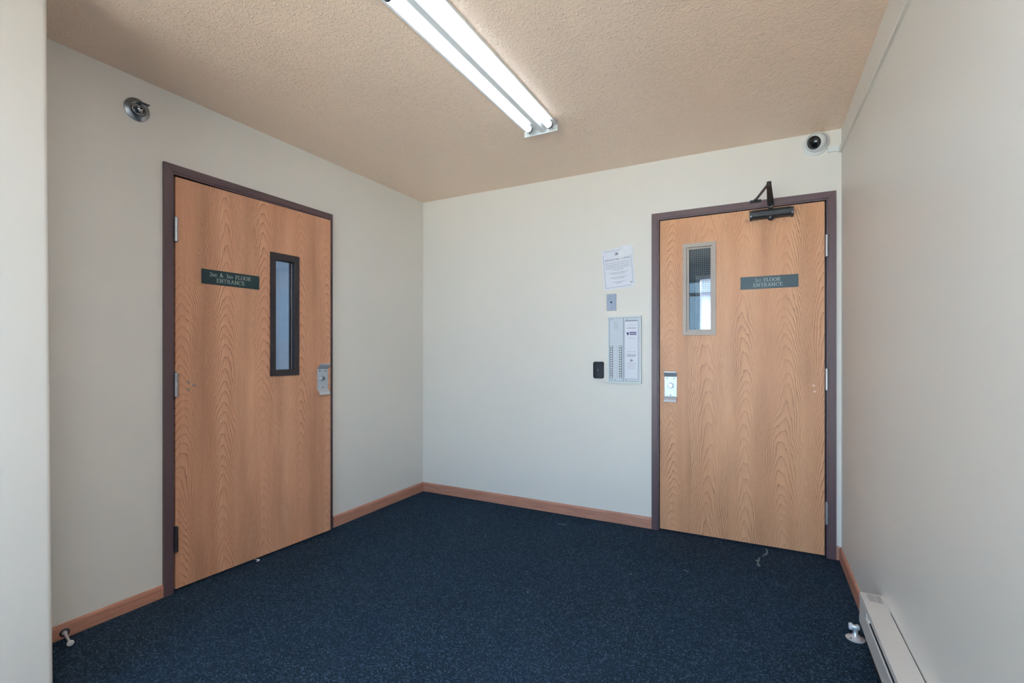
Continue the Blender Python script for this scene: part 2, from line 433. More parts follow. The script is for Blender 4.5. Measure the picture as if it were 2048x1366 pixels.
tag(obj('wall_lobby', bm, LOBBY), 'bright white lobby wall at the end of the corridor', 'wall', kind='structure')
bm = BM(); box(bm, (.2, 2.6, H), (3.5, 7.9, H+.1))
tag(obj('ceiling_lobby', bm, LOBBYC), 'bright lobby ceiling behind the first floor door window', 'ceiling', kind='structure')
bm = BM(); box(bm, (.2, .12, H), (3.5, 2.6, H+.1))
tag(obj('ceiling_corridor', bm, HALLD), 'dark corridor ceiling just behind the first floor door', 'ceiling', kind='structure')
bm = BM(); box(bm, (.2, .12, -.1), (3.5, 7.9, 0))
tag(obj('floor_corridor', bm, CARPET), 'corridor carpet beyond the first floor door', 'floor', kind='structure')

# ------------------------------------------------------------------ door frames
def door_frame(name, label, x0, x1, top, loc, rz):
    """steel frame, outer faces x0..x1, mitred corners, built in the wall's own frame"""
    r = thing(name, label, 'door frame', loc, rz, kind='structure')
    f, s = .036, .050      # width of the raised face, full width
    g = .0006
    def face(pts, y0, y1, bm): prism(bm, pts, 'y', y0, y1)
    for side in (0, 1):
        bm = BM()
        if side == 0: X = lambda d: x0+d
        else: X = lambda d: x1-d
        face([(X(0), 0), (X(f), 0), (X(f), top-f-g), (X(0), top-g)], -.014, .001, bm)
        face([(X(f), 0), (X(s-.004), 0), (X(s-.004), top-s+.004-g), (X(f), top-f-g)], -.008, .125, bm)
        face([(X(s-.004), 0), (X(s+.012), 0), (X(s+.012), top-s-.012), (X(s-.004), top-s+.004)], .046, .10, bm)
        obj('jamb', bm, STEEL_PAINT, r)
    bm = BM()
    face([(x0+f, top-f), (x1-f, top-f), (x1, top), (x0, top)], -.014, .001, bm)
    q = s-.004
    face([(x0+q, top-q), (x1-q, top-q), (x1-f, top-f), (x0+f, top-f)], -.008, .125, bm)
    face([(x0+s+.012, top-s-.012), (x1-s-.012, top-s-.012), (x1-q, top-q), (x0+q, top-q)], .046, .10, bm)
    obj('head', bm, STEEL_PAINT, r)
    return r
door_frame('trim_1', 'mauve brown steel frame around the upper floors door', -2.0016, -.980, 2.0912, (0, 0, 0), LEFT)
door_frame('trim_2', 'mauve brown steel frame around the first floor door', 1.9017, 2.9253, 2.0912, (0, 0, 0), 0)

# ------------------------------------------------------------------ doors
def hinge_bm(x, z0, z1):
    bm = BM(); L = z1-z0
    prof = [(-.003, .0), (-.003, .004), (0, .0065), (.001, .0095)]
    for k in range(5):
        a = .001+(L-.002)*k/5; b = .001+(L-.002)*(k+1)/5
        prof += [(a+.0008, .0095), (b-.0008, .0095)]
        if k < 4: prof += [(b-.0003, .0084), (b+.0003, .0084)]
    prof += [(L, .0065), (L+.003, .004), (L+.003, 0)]
    lathe(bm, (x, -.0125, z0), (x, -.0125, z1), prof, 18)
    box(bm, (x-.001, -.006, z0+.002), (x+.001, .012, z1-.002))
    return bm
def lite_wires(rect, diamond, sp, th, y):
    x0, z0, x1, z1 = rect; bm = BM(); t = th/2
    if not diamond:
        n = int((x1-x0)/sp)
        for k in range(n+1):
            x = x0+(x1-x0-n*sp)/2+k*sp; box(bm, (x-t, y-t, z0), (x+t, y+t, z1))
        n = int((z1-z0)/sp)
        for k in range(n+1):
            z = z0+(z1-z0-n*sp)/2+k*sp; box(bm, (x0, y-t, z-t), (x1, y+t, z+t))
        return bm
    for sg in (1, -1):
        c = -3.0
        while c < 4:
            pts = []
            for x in (x0, x1):
                z = c+sg*x
                if z0 <= z <= z1: pts.append((x, z))
            for z in (z0, z1):
                x = (z-c)*sg
                if x0 < x < x1: pts.append((x, z))
            if len(pts) >= 2:
                (xa, za), (xb, zb) = pts[0], pts[1]
                if abs(xa-xb) > .003: tube_path(bm, [(xa, y, za), (xb, y, zb)], t, 4)
            c += sp*1.414
    return bm
def pull_bm(w_, z0, z1, lip):
    """plate 0..w_, z0..z1 with lips curling outward above and below"""
    bm = BM(); e = .0025
    top = [(-.004, z1-.002), (-.008, z1+.002), (-.016, z1+lip*.30), (-.024, z1+lip*.62), (-.0275, z1+lip*.86), (-.027, z1+lip)]
    def sweep(front):
        back = [(y+e, z) for y, z in front]
        prism(bm, front+back[::-1], 'x', 0, w_)
    box(bm, (0, -.0045, z0), (w_, 0, z1), .0012)
    sweep(top)
    zc = (z0+z1)/2
    sweep([(y, 2*zc-z) for y, z in top])
    return bm
def make_door(name, label, loc, rz, mat, width, z0, z1, lite, lite_in, glass, framemat, diamond, hinge_x, hinges, hmats, leafpane, wire, pull, latch_gap):
    d = thing(name, label, 'door', loc, rz, kind='structure')
    th = .044
    bm = BM(); ring(bm, (0, z0, width, z1), (lite_in[0]-.006, lite_in[1]-.006, lite_in[2]+.006, lite_in[3]+.006), 0, th)
    obj('door_leaf', bm, mat, d)
    bm = BM()
    ring(bm, lite, lite_in, -.010, 0); ring(bm, (lite_in[0]-.005, lite_in[1]-.005, lite_in[2]+.005, lite_in[3]+.005), lite_in, 0, .016)
    ring(bm, lite_in, glass, .006 if not diamond else .014, .020)
    ring(bm, lite, lite_in, th, th+.010)
    bmesh.ops.remove_doubles(bm, verts=bm.verts, dist=1e-6)
    fr = obj('vision_frame', bm, framemat, d)
    bm = BM(); box(bm, (lite_in[0], .020, lite_in[1]), (lite_in[2], .026, lite_in[3]))
    obj('glass_pane', bm, leafpane, fr)
    obj('wire_mesh', lite_wires(lite_in, diamond, .0125 if not diamond else .0135, .0009 if diamond else .0012, .0235), wire, fr)
    for (a, b), hm in zip(hinges, hmats):
        obj('hinge', hinge_bm(hinge_x, a, b), hm, d, smooth=True)
    px, pw, pz0, pz1, lip, scr, cylz = pull
    p = obj('pull_plate', pull_bm(pw, pz0, pz1, lip), PULL, d, loc=(px, 0, 0))
    bm = BM(); lathe(bm, (pw/2, -.004, cylz), (pw/2, -1, cylz), [(0, .0185), (.006, .0175), (.0085, .015), (.0085, .0125), (.007, .0118), (.007, 0)], 28)
    c = obj('lock_cylinder', bm, CHROME if diamond else CHROMED, p, smooth=True)
    bm = BM(); lathe(bm, (pw/2, -.0105, cylz), (pw/2, -1, cylz), [(0, .0105), (.003, .010), (.003, 0)], 24)
    box(bm, (pw/2-.001, -.0145, cylz-.006), (pw/2+.001, -.0134, cylz+.006))
    obj('key_plug', bm, CHROMED, p, smooth=True)
    for sx, sz in scr:
        bm = BM(); lathe(bm, (sx, -.0045, sz), (sx, -1, sz), [(0, .0042), (.0012, .0038), (.0018, .0022), (.0010, .0014), (.0010, 0)], 14)
        obj('screw', bm, CHROMED, p, smooth=True)
    return d
# left door: slightly ajar, hinged on its left
ang = math.atan2(.913, .047)
d1 = make_door('door_1', 'oak veneer door with black framed window, second and third floor sign', (.003, -1.945, 0), ang, OAK_L,
    .914, .014, 2.036, (.493, 1.036, .678, 1.756), (.524, 1.069, .651, 1.720), (.527, 1.072, .648, 1.717), DARKFRAME, True,
    -.003, [(.200, .323), (.958, 1.076), (1.716, 1.836)], [DARKHINGE, NICKEL, NICKEL], PANE_L, WIRE_L,
    (.812, .080, .937, 1.068, .034, [(.017, 1.055), (.059, 1.054), (.040, .950)], 1.006), .0)
for u, z in ((.059, 1.025), (.086, 1.008), (.058, .988)):
    bm = BM(); lathe(bm, (u, 0, z), (u, -1, z), [(0, .0075), (.002, .007), (.0045, .0045), (.005, 0)], 18)
    o = obj('bolt_head', bm, CHROME, d1, smooth=True)
# right door: closed, hinged on its right
d2 = make_door('door_2', 'oak veneer door with taupe framed window and first floor sign', (1.9535, -.004, 0), 0, OAK_R,
    .917, .012, 2.040, (.1455, 1.284, .3425, 1.871), (.1665, 1.306, .3185, 1.846), (.1805, 1.319, .3105, 1.836), TAUPE, False,
    .9265, [(.195, .323), (.959, 1.082), (1.720, 1.846)], [NICKEL, NICKEL, NICKEL], PANE_R, WIRE_D,
    (.030, .078, .885, 1.016, .032, [(.018, 1.004), (.060, 1.003), (.038, .896)], .957), .0)
for u, z in ((.865, .982), (.869, .948)):
    bm = BM(); box(bm, (u-.006, -.0012, z-.005), (u+.006, .0, z+.005), .0005)
    obj('hole_patch', bm, simple('pale_filler', lin(226, 196, 178), .6), d2)

# ------------------------------------------------------------------ serif lettering for the signs
def arc(cx, cy, rx, ry, a0, a1, n=18):
    return [(cx+rx*math.cos(math.radians(a0+(a1-a0)*k/n)), cy+ry*math.sin(math.radians(a0+(a1-a0)*k/n))) for k in range(n+1)]
def sf(x, y, l=.16): return [(x-l, y), (x+l, y)]
G = {
 'N': (.80, [[(.12, 0), (.12, 1)], [(.12, 1), (.66, 0)], [(.66, 0), (.66, 1)], sf(.12, .02), sf(.08, .98, .10), sf(.66, .98)]),
 'D': (.78, [[(.16, 0), (.16, 1)], [(.02, .02), (.34, .02)]+arc(.32, .5, .38, .48, -90, 90)+[(.02, .98)]]),
 'F': (.62, [[(.16, 0), (.16, 1)], [(.02, .98), (.56, .98), (.56, .78)], [(.16, .50), (.44, .50)], [(.44, .40), (.44, .60)], sf(.16, .02)]),
 'L': (.62, [[(.16, 0), (.16, 1)], [(.02, .02), (.56, .02), (.58, .24)], sf(.16, .98)]),
 'O': (.84, [arc(.42, .5, .36, .49, 0, 360, 30)]),
 'R': (.76, [[(.16, 0), (.16, 1)], [(.02, .98), (.34, .98)]+arc(.34, .745, .24, .235, 90, -90)+[(.16, .51)], [(.34, .51), (.66, .02), (.76, .02)], sf(.16, .02)]),
 'E': (.64, [[(.16, 0), (.16, 1)], [(.02, .98), (.54, .98), (.54, .80)], [(.16, .51), (.42, .51)], [(.42, .42), (.42, .60)], [(.02, .02), (.56, .02), (.60, .23)]]),
 'T': (.72, [[(.36, 0), (.36, 1)], [(.04, .78), (.04, .98), (.68, .98), (.68, .78)], sf(.36, .02)]),
 'A': (.80, [[(.10, 0), (.40, 1)], [(.40, 1), (.70, 0)], [(.21, .36), (.58, .36)], sf(.10, .02, .11), sf(.70, .02, .12)]),
 'C': (.78, [arc(.44, .5, .36, .49, 45, 315, 26), [(.70, .70), (.70, .96)]]),
 'S': (.58, [arc(.29, .745, .21, .235, 30, 270, 14)+arc(.29, .255, .22, .255, 90, -150, 14), [(.50, .74), (.50, .96)], [(.07, .04), (.07, .27)]]),
 '1': (.44, [[(.22, 0), (.22, 1)], [(.06, .84), (.22, .98)], sf(.22, .02, .14)]),
 '2': (.60, [arc(.29, .70, .22, .28, 165, -35, 14)+[(.06, .04)], [(.05, .02), (.54, .02), (.56, .22)]]),
 '3': (.58, [arc(.27, .75, .20, .23, 150, -90, 14)+arc(.27, .27, .23, .25, 90, -155, 14)]),
 '&': (.90, [[(.80, .02), (.22, .72)]+arc(.36, .80, .16, .18, 200, -20, 10)+[(.16, .34)]+arc(.32, .24, .24, .23, 160, 320, 10)+[(.74, .56)]]),
 ' ': (.42, []),
}
def glyph_strokes(bm, strokes, ox, oy, s, y, thin=.055, thick=.125):
    for pl in strokes:
        n = len(pl); L = []; R = []
        for i, (px, pz) in enumerate(pl):
            a = pl[max(i-1, 0)]; b = pl[min(i+1, n-1)]
            dx, dz = b[0]-a[0], b[1]-a[1]; l = math.hypot(dx, dz) or 1; dx /= l; dz /= l
            hw = (thin+(thick-thin)*abs(dz)**1.5)/2
            L.append((px-dz*hw, pz+dx*hw)); R.append((px+dz*hw, pz-dx*hw))
        for i in range(n-1):
            q = [L[i], R[i], R[i+1], L[i+1]]
            vs = [bm.verts.new((ox+a*s, y, oy+b*s)) for a, b in q]; bm.faces.new(vs)
def serif_line(bm, runs, x_center, z, y, width):
    """runs: [(text, scale)], fitted to width; baseline z"""
    tot = sum(sum((G[c][0]+.10)*sc for c in t) for t, sc in runs)
    cap = CAPH; sx = width/(tot*cap); x = x_center-width/2
    for t, sc in runs:
        for c in t:
            adv, st = G[c]
            tmp = [[(px*sx, pz) for px, pz in pl] for pl in st]
            glyph_strokes(bm, tmp, x, z, cap*sc, y)
            x += (adv+.10)*sc*cap*sx
CAPH = .0205
def sign(label, loc, rz, u0, z0, w_, h, lines):
    s = thing('entrance_sign', label, 'sign', loc, rz, group=None)
    bm = BM(); box(bm, (u0, -.0035, z0), (u0+w_, 0, z0+h), .0006)
    obj('sign_plate', bm, GREEN, s)
    bm = BM()
    for runs, wd, zb in lines: serif_line(bm, runs, u0+w_*.485, z0+zb, -.0038, wd)
    # give the letters a hair of thickness
    r = bmesh.ops.extrude_face_region(bm, geom=list(bm.faces))
    for v in [g for g in r['geom'] if isinstance(g, bmesh.types.BMVert)]: v.co.y -= .0003
    o = obj('lettering', bm, ETCH, s); return s
sign('dark green plate on the left door reading 2nd & 3rd floor entrance', (.003, -1.945, 0), ang, .119, 1.529, .308, .0755,
     [([('2', 1.), ('ND', .68), (' & 3', 1.), ('RD', .68), (' FLOOR', 1.)], .222, .0415), ([('ENTRANCE', 1.)], .152, .0125)])
sign('dark green plate on the right door reading 1st floor entrance', (1.9535, -.004, 0), 0, .4815, 1.558, .307, .0755,
     [([('1', 1.), ('ST', .68), (' FLOOR', 1.)], .136, .0415), ([('ENTRANCE', 1.)], .158, .0125)])

# ------------------------------------------------------------------ door closer
dc = thing('door_closer', 'black door closer with folding arm on top of the right door', 'door closer', (2.60, -.004, 2.0))
bm = BM()
prof = [(0, -.026), (-.018, -.028), (-.040, -.026), (-.052, -.016), (-.052, .008), (-.044, .024), (-.020, .031), (0, .031)]
prism(bm, prof, 'x', -.100, .102); obj('closer_body', bm, BLACK, dc)
for a, b in ((-.114, -.100), (.102, .116)):
    bm = BM(); prism(bm, [(0, -.030), (-.034, -.030), (-.044, -.022), (-.044, .014), (-.034, .024), (0, .024)], 'x', a, b)
    e = obj('end_cap', bm, BLACK, dc)
    bm = BM(); cyl(bm, ((a+b)/2-.0, -.044, -.010), ((a+b)/2, -.046, -.010), .004, None, 12); obj('screw', bm, CHROMED, e)
bm = BM(); lathe(bm, (-.002, -.030, -.020), (-.002, -.030, -1), [(0, .017), (.012, .017), (.018, .014), (.022, .008), (.022, 0)], 24)
obj('pinion_cap', bm, BLACK, dc, smooth=True)
bm = BM(); lathe(bm, (-.002, -.030, .030), (-.002, -.030, 1), [(0, .012), (.022, .012), (.026, .009), (.026, 0)], 20)
obj('pinion_shaft', bm, CHROMED, dc, smooth=True)
def bar(bm, p0, p1, w0, w1, th):
    p0 = Vector(p0); p1 = Vector(p1); d = (p1-p0).normalized(); s = d.cross(Vector((0, 0, 1))).normalized(); up = s.cross(d)
    vs = []
    for p, w_ in ((p0, w0), (p1, w1)):
        for a, b in ((-1, -1), (1, -1), (1, 1), (-1, 1)): vs.append(bm.verts.new(p+s*a*w_/2+up*b*th/2))
    for q in ((0, 1, 2, 3), (7, 6, 5, 4), (0, 4, 5, 1), (1, 5, 6, 2), (2, 6, 7, 3), (3, 7, 4, 0)): bm.faces.new([vs[i] for i in q])
elbow = (-.0135, -.330, .079)
bm = BM(); bar(bm, (-.002, -.018, .056), elbow, .036, .024, .007)
cyl(bm, (-.002, -.030, .050), (-.002, -.030, .062), .016, None, 20)
obj('main_arm', bm, BLACKARM, dc)
bm = BM(); cyl(bm, (elbow[0], elbow[1], .068), (elbow[0], elbow[1], .094), .0115, None, 20); obj('elbow_joint', bm, BLACKARM, dc, smooth=True)
bm = BM(); cyl(bm, (elbow[0], elbow[1], .086), (-.082, -.030, .090), .0078, .0070, 14); obj('forearm', bm, BLACKARM, dc, smooth=True)
bm = BM(); box(bm, (-.112, -.018, .078), (-.052, -.010, .094), .002); box(bm, (-.092, -.040, .082), (-.074, -.014, .088), .002)
cyl(bm, (-.083, -.030, .078), (-.083, -.030, .096), .008, None, 16)
obj('frame_bracket', bm, BLACKARM, dc)

# ------------------------------------------------------------------ ceiling light
cl = thing('ceiling_light', 'two tube fluorescent strip light on the ceiling', 'ceiling light', (0, 0, H))
Y0, Y1 = -2.045, -.812
bm = BM()
prism(bm, [(1.365, 0), (1.365, -.010), (1.355, -.014), (1.372, -.016), (1.436, -.012), (1.446, -.013), (1.458, -.040), (1.484, -.040), (1.497, -.013), (1.552, -.012), (1.556, -.012), (1.556, 0)], 'y', Y0, Y1)
obj('housing', bm, WHITEMETAL, cl)
for a, b in ((Y1-.001, Y1+.003), (Y0-.003, Y0+.001)):
    bm = BM(); box(bm, (1.353, a, -.046), (1.556, b, 0)); obj('end_plate', bm, WHITEMETAL, cl)
for tx in (1.412, 1.532):
    bm = BM(); cyl(bm, (tx, Y0+.045, -.036), (tx, Y1-.070, -.036), .0185, None, 24)
    tb = obj('fluorescent_tube', bm, TUBE, cl, smooth=True)
    for s, ye in ((1, Y1-.070), (-1, Y0+.045)):
        bm = BM(); lathe(bm, (tx, ye, -.036), (tx, ye+s, -.036), [(0, .0186), (.016, .0186), (.020, .014), (.024, .003), (.034, .003)], 20)
        obj('tube_cap', bm, CHROMED, tb, smooth=True)
        bm = BM(); ya, yb = sorted((ye+s*.026, ye+s*.040)); box(bm, (tx-.012, ya, -.052), (tx+.012, yb, -.010), .003)
        obj('lamp_holder', bm, WHITEPL, tb)

# ------------------------------------------------------------------ wall sprinkler
sp = thing('wall_sprinkler', 'chrome sidewall sprinkler head with round escutcheon high on left wall', 'sprinkler', (0, -2.108, 2.292), LEFT)
bm = BM()
lathe(bm, (0, 0, 0), (0, -1, 0), [(0, .0525), (.003, .052), (.010, .036), (.012, .034), (.0115, .0325), (.004, .0315), (.003, 0)], 40)
obj('escutcheon', bm, brushed('satin_chrome', lin(150, 154, 158), .30), sp, smooth=True)
bm = BM(); lathe(bm, (0, -.003, 0), (0, -1, 0), [(0, .027), (.012, .027), (.013, .024), (.008, .023), (.008, .014), (.022, .013), (.024, .0)], 30)
obj('cup', bm, CHROMED, sp, smooth=True)
bm = BM(); lathe(bm, (0, -.02, 0), (0, -1, 0), [(0, .010), (.010, .010), (.012, .006), (.020, .006), (.022, 0)], 6)
for s in (-1, 1): tube_path(bm, [(s*.008, -.028, 0), (s*.014, -.038, 0), (s*.010, -.052, 0), (0, -.058, 0)], .0025, 8)
obj('sprinkler_body', bm, CHROME, sp, smooth=True)
bm = BM(); box(bm, (-.002, -.038, -.001), (.002, -.036, .001)); cyl(bm, (0, -.040, -.004), (0, -.046, -.004), .0028, None, 10)
obj('heat_bulb', bm, DARK, sp)
bm = BM(); box(bm, (-.022, -.070, .013), (.022, -.040, .0155), .0008); box(bm, (-.011, -.061, -.008), (.011, -.059, .013))
obj('deflector', bm, CHROMED, sp)

# ------------------------------------------------------------------ security camera and cable raceway
sc = thing('security_camera', 'white dome security camera with black lens window by the ceiling corner', 'camera', (2.829, 0, 2.374))
bm = BM(); lathe(bm, (0, 0, 0), (0, -1, 0), [(0, .064), (.010, .064), (.016, .060), (.018, .054), (.018, 0)], 44); obj('base_ring', bm, WHITEPL, sc, smooth=True)
bm = BM(); lathe(bm, (0, -.018, 0), (0, -1, 0), [(0, .050), (.004, .0545), (.022, .0555), (.034, .053), (.036, .0505), (.032, .049), (.020, .048)], 44); obj('collar', bm, WHITEPL, sc, smooth=True)
bm = BM(); sphere(bm, (0, -.045, 0), .0475, 36, 24); obj('eyeball', bm, WHITEPL, sc, smooth=True)
dv = Vector((-.60, -1, -.50)).normalized(); c0 = Vector((0, -.045, 0))
bm = BM(); R = .0475; rr = .036; t0 = math.sqrt(R*R-rr*rr)
lathe(bm, c0+dv*(t0-.002), c0+dv, [(0, rr), (.004, rr)]+[(math.sqrt(.0490**2-q*q)-t0+.002, q) for q in (.0355, .032, .026, .018, .009)]+[(.0490-t0+.002, 0)], 40); lw = obj('lens_window', bm, LENS, sc, smooth=True)
u = dv.cross(Vector((0, 0, 1))).normalized(); v = u.cross(dv)
bm = BM(); cc = c0+dv*(.0435)+v*.010
for a, b in ((1, 1),):
    q = [cc+u*x+v*z for x, z in ((-.019, -.008), (.019, -.008), (.019, .010), (-.019, .010))]
    vs = [bm.verts.new(p) for p in q]+[bm.verts.new(p+dv*.0015) for p in q]
    for f in ((0, 1, 2, 3), (7, 6, 5, 4), (0, 4, 5, 1), (1, 5, 6, 2), (2, 6, 7, 3), (3, 7, 4, 0)): bm.faces.new([vs[i] for i in f])
obj('sensor_plate', bm, simple('grey_sensor', lin(60, 60, 76), .3), lw)

rw = thing('cable_raceway', 'slim cream cable raceway from the camera along the right wall top', 'cable cover', (W, 0, 2.30))
bm = BM(); prism(bm, [(-.066, .016), (-.012, .014), (-.012, .042), (-.066, .046)], 'y', -.014, 0); obj('short_run', bm, WHITEPL, rw)
bm = BM(); box(bm, (-.014, -.018, .008), (-.0005, 0, .046), .002); obj('corner_joint', bm, CREAMPL, rw)
bm = BM(); y0, y1 = -.018, -2.9
vs = []
for y in (y0, y1):
    zc = .004-.033*(-y-.1) ; x0 = -RW*y
    for a, b in ((0, -.013), (-.011, -.013), (-.014, -.009), (-.014, .009), (-.011, .013), (0, .013)): vs.append(bm.verts.new((x0+a, y, zc+b+.006)))
for k in range(6): bm.faces.new((vs[k], vs[(k+1) % 6], vs[6+(k+1) % 6], vs[6+k]))
bm.faces.new(vs[:6]); bm.faces.new(vs[6:])
obj('long_run', bm, CREAMPL, rw)

# ------------------------------------------------------------------ notice, blank plate, card reader
def bars(bm, x0, x1, z, h, y, seed=0, words=(.10, .22), gap=.02, slope=0):
    r = random.Random(seed); x = x0; Wd = x1-x0
    while x < x1-.003:
        l = Wd*r.uniform(*words); xe = min(x1, x+l)
        vs = [bm.verts.new((a, y, b)) for a, b in ((x, z), (xe, z), (xe, z+h), (x, z+h))]; bm.faces.new(vs)
        x = xe+Wd*gap
def emblem(bm, cx, cz, s, y):
    for k, (r0, r1) in enumerate(((.50, .42), (.34, .27), (.19, .0))):
        A = arc(0, 0, r0, r0*1.15, 20, 160, 10); B = arc(0, 0, r1, r1*1.15, 20, 160, 10)
        for i in range(10):
            vs = [bm.verts.new((cx+a*s, y, cz+b*s)) for a, b in (A[i], A[i+1], B[i+1], B[i])]; bm.faces.new(vs)
    A = [(-1, -.18), (-.5, -.02), (0, .06), (.5, .04), (1.05, .10)]; B = [(-1, -.18), (-.5, -.14), (0, -.12), (.5, -.10), (1.05, .10)]
    for i in range(4):
        vs = [bm.verts.new((cx+a*s*.75, y, cz+b*s*1.1)) for a, b in (A[i], A[i+1], B[i+1], B[i])]; bm.faces.new(vs)
def text_obj(name, s, size, mat, parent, loc, align='CENTER', width=None):
    cu = bpy.data.curves.new(name, 'FONT'); cu.body = s; cu.size = size; cu.align_x = align; cu.extrude = .00008
    tmp = bpy.data.objects.new('tmp', cu); COL.objects.link(tmp)
    bpy.context.view_layer.update()
    me = bpy.data.meshes.new_from_object(tmp.evaluated_get(bpy.context.evaluated_depsgraph_get()))
    bpy.data.objects.remove(tmp); me.name = name; me.materials.clear(); me.materials.append(mat)
    if width:
        xs = [v.co.x for v in me.vertices]; f = width/(max(xs)-min(xs))
        for v in me.vertices: v.co.x *= f
    o = bpy.data.objects.new(name, me); COL.objects.link(o); o.parent = parent; o.location = loc; o.rotation_euler = (PI/2, 0, 0)
    return o
nt = thing('paper_notice', 'tilted white paper notice taped above the blank metal plate', 'notice', (1.6735, -.001, 1.751))
nt.rotation_euler = (0, -math.radians(5.0), 0)
bm = BM(); nx, nz = 10, 12; grid = {}
for i in range(nx+1):
    for k in range(nz+1):
        x = -.108+.216*i/nx; z = -.1395+.279*k/nz
        grid[i, k] = bm.verts.new((x, -.0012-.0012*math.sin(i*.9+k*.6)**2*.5, z))
for i in range(nx):
    for k in range(nz): bm.faces.new((grid[i, k], grid[i+1, k], grid[i+1, k+1], grid[i, k+1]))
r = bmesh.ops.extrude_face_region(bm, geom=list(bm.faces))
for v_ in [g for g in r['geom'] if isinstance(g, bmesh.types.BMVert)]: v_.co.y = -.0002
obj('paper_sheet', bm, PAPER, nt, smooth=True)
yy = -.0024
bm = BM(); ring(bm, (-.096, -.127, .096, .127), (-.0945, -.1255, .0945, .1255), yy, yy+.0004); obj('printed_border', bm, INK, nt)
bm = BM(); emblem(bm, -.002, .098, .026, yy); obj('emblem', bm, INK, nt)
bm = BM(); emblem(bm, .082, -.108, .013, yy); obj('emblem', bm, INK, nt)
text_obj('heading', 'IMPORTANT PARKING NOTICE', .017, INK, nt, (0, yy, .058), width=.172)
bm = BM()
for k, (a, b, z) in enumerate(((-.085, .085, .040), (-.085, .085, .027), (-.085, .085, .015), (-.085, .085, .003), (-.038, .040, -.009),
                               (-.065, .065, -.029), (-.045, .045, -.039), (-.058, .058, -.061), (-.040, .040, -.071), (-.045, .045, -.094), (-.022, .022, -.103))):
    bars(bm, a, b, z, .0032, yy, k, (.05, .14), .02)
o = obj('small_print', bm, INKL, nt); o['kind'] = 'stuff'
# crumpled tape over the top right corner, plus small strips
bm = BM(); rr_ = random.Random(3); nx, nz = 12, 9; g_ = {}
for i in range(nx+1):
    for k in range(nz+1):
        e_ = .006*rr_.uniform(-1, 1) if i in (0, nx) or k in (0, nz) else .001*rr_.uniform(-1, 1)
        g_[i, k] = bm.verts.new((.020+.096*i/nx+e_, -.0035-.0035*rr_.random(), .078+.072*k/nz+e_-(.018*(1-i/nx) if k < 3 else 0)))
for i in range(nx):
    for k in range(nz): bm.faces.new((g_[i, k], g_[i+1, k], g_[i+1, k+1], g_[i, k+1]))
r = bmesh.ops.extrude_face_region(bm, geom=list(bm.faces))
for v_ in [g for g in r['geom'] if isinstance(g, bmesh.types.BMVert)]: v_.co.y += .0006
obj('tape', bm, TAPE, nt)
for x, z, w2, h2 in ((-.052, .134, .018, .012), (.004, .137, .03, .014), (.094, -.128, .016, .016), (-.1, .12, .014, .03)):
    bm = BM(); box(bm, (x-w2/2, -.0034, z-h2/2), (x+w2/2, -.0028, z+h2/2)); obj('tape', bm, TAPE, nt)

bp = thing('blank_wall_plate', 'small stainless blank plate with centre hole below the notice', 'wall plate', (1.627, 0, 1.5195))
bm = BM(); prism(bm, [(-.033, -.0575), (.033, -.0575), (.033, .0575), (-.033, .0575)], 'y', -.0045, 0)
bmesh.ops.bevel(bm, geom=[e for e in bm.edges if all(v.co.y < -.004 for v in e.verts)], offset=.002, segments=2, profile=.5, affect='EDGES')
obj('plate', bm, brushed('brushed_stainless', lin(140, 147, 162), .50), bp)
bm = BM(); lathe(bm, (-.001, -.0046, 0), (-.001, -1, 0), [(0, .0070), (.0012, .0065), (.0012, .005), (.0002, .0048), (.0002, 0)], 20); obj('centre_hole', bm, DARK, bp, smooth=True)
for z in (-.041, .041):
    bm = BM(); lathe(bm, (0, -.0045, z), (0, -1, z), [(0, .0032), (.001, .0028), (.0014, 0)], 12); obj('screw', bm, CHROMED, bp, smooth=True)

rd = thing('card_reader', 'black rounded card reader left of the intercom panel', 'card reader', (1.5375, 0, 1.050))
bm = BM(); n = 8; pts = []
for cx, cz, a0 in ((.026, .048, 0), (-.026, .048, 90), (-.026, -.048, 180), (.026, -.048, 270)):
    pts += [(cx+.010*math.cos(math.radians(a0+90*k/n)), cz+.010*math.sin(math.radians(a0+90*k/n))) for k in range(n+1)]
prism(bm, pts, 'y', -.020, 0)
bmesh.ops.bevel(bm, geom=[e for e in bm.edges if all(v.co.y < -.019 for v in e.verts)], offset=.005, segments=3, profile=.5, affect='EDGES')
obj('housing', bm, simple('matt_black_plastic', lin(22, 30, 40), .5, 0, .3), rd, smooth=True)
bm = BM(); cyl(bm, (0, -.0200, 0), (0, -.0212, 0), .0022, None, 12); obj('indicator', bm, WHITEPL, rd)
text_obj('maker_mark', '~~~~', .008, simple('dark_print', lin(70, 84, 100), .4), rd, (0, -.0202, -.044)) if False else None

# ------------------------------------------------------------------ intercom panel
ic = thing('intercom_panel', 'aluminium intercom directory panel with two columns of call buttons', 'intercom', (1.606, 0, .964))
PW, PH = .228, .456
bm = BM(); box(bm, (.004, -.014, .004), (PW-.004, 0, PH-.004)); obj('back_box', bm, PANELD, ic)
bm = BM(); ring(bm, (0, 0, PW, PH), (.011, .012, PW-.011, PH-.011), -.022, 0)
bmesh.ops.bevel(bm, geom=[e for e in bm.edges if all(v.co.y < -.021 for v in e.verts) and e.is_manifold and len({round(f.normal.y, 1) for f in e.link_faces}) > 1], offset=.002, segments=1, affect='EDGES')
obj('panel_frame', bm, simple('white_aluminium_frame', lin(206, 214, 216), .4, 0), ic)
bm = BM(); box(bm, (.0125, -.018, .0135), (.1075, -.013, PH-.0125)); lp = obj('button_panel', bm, PANEL, ic)
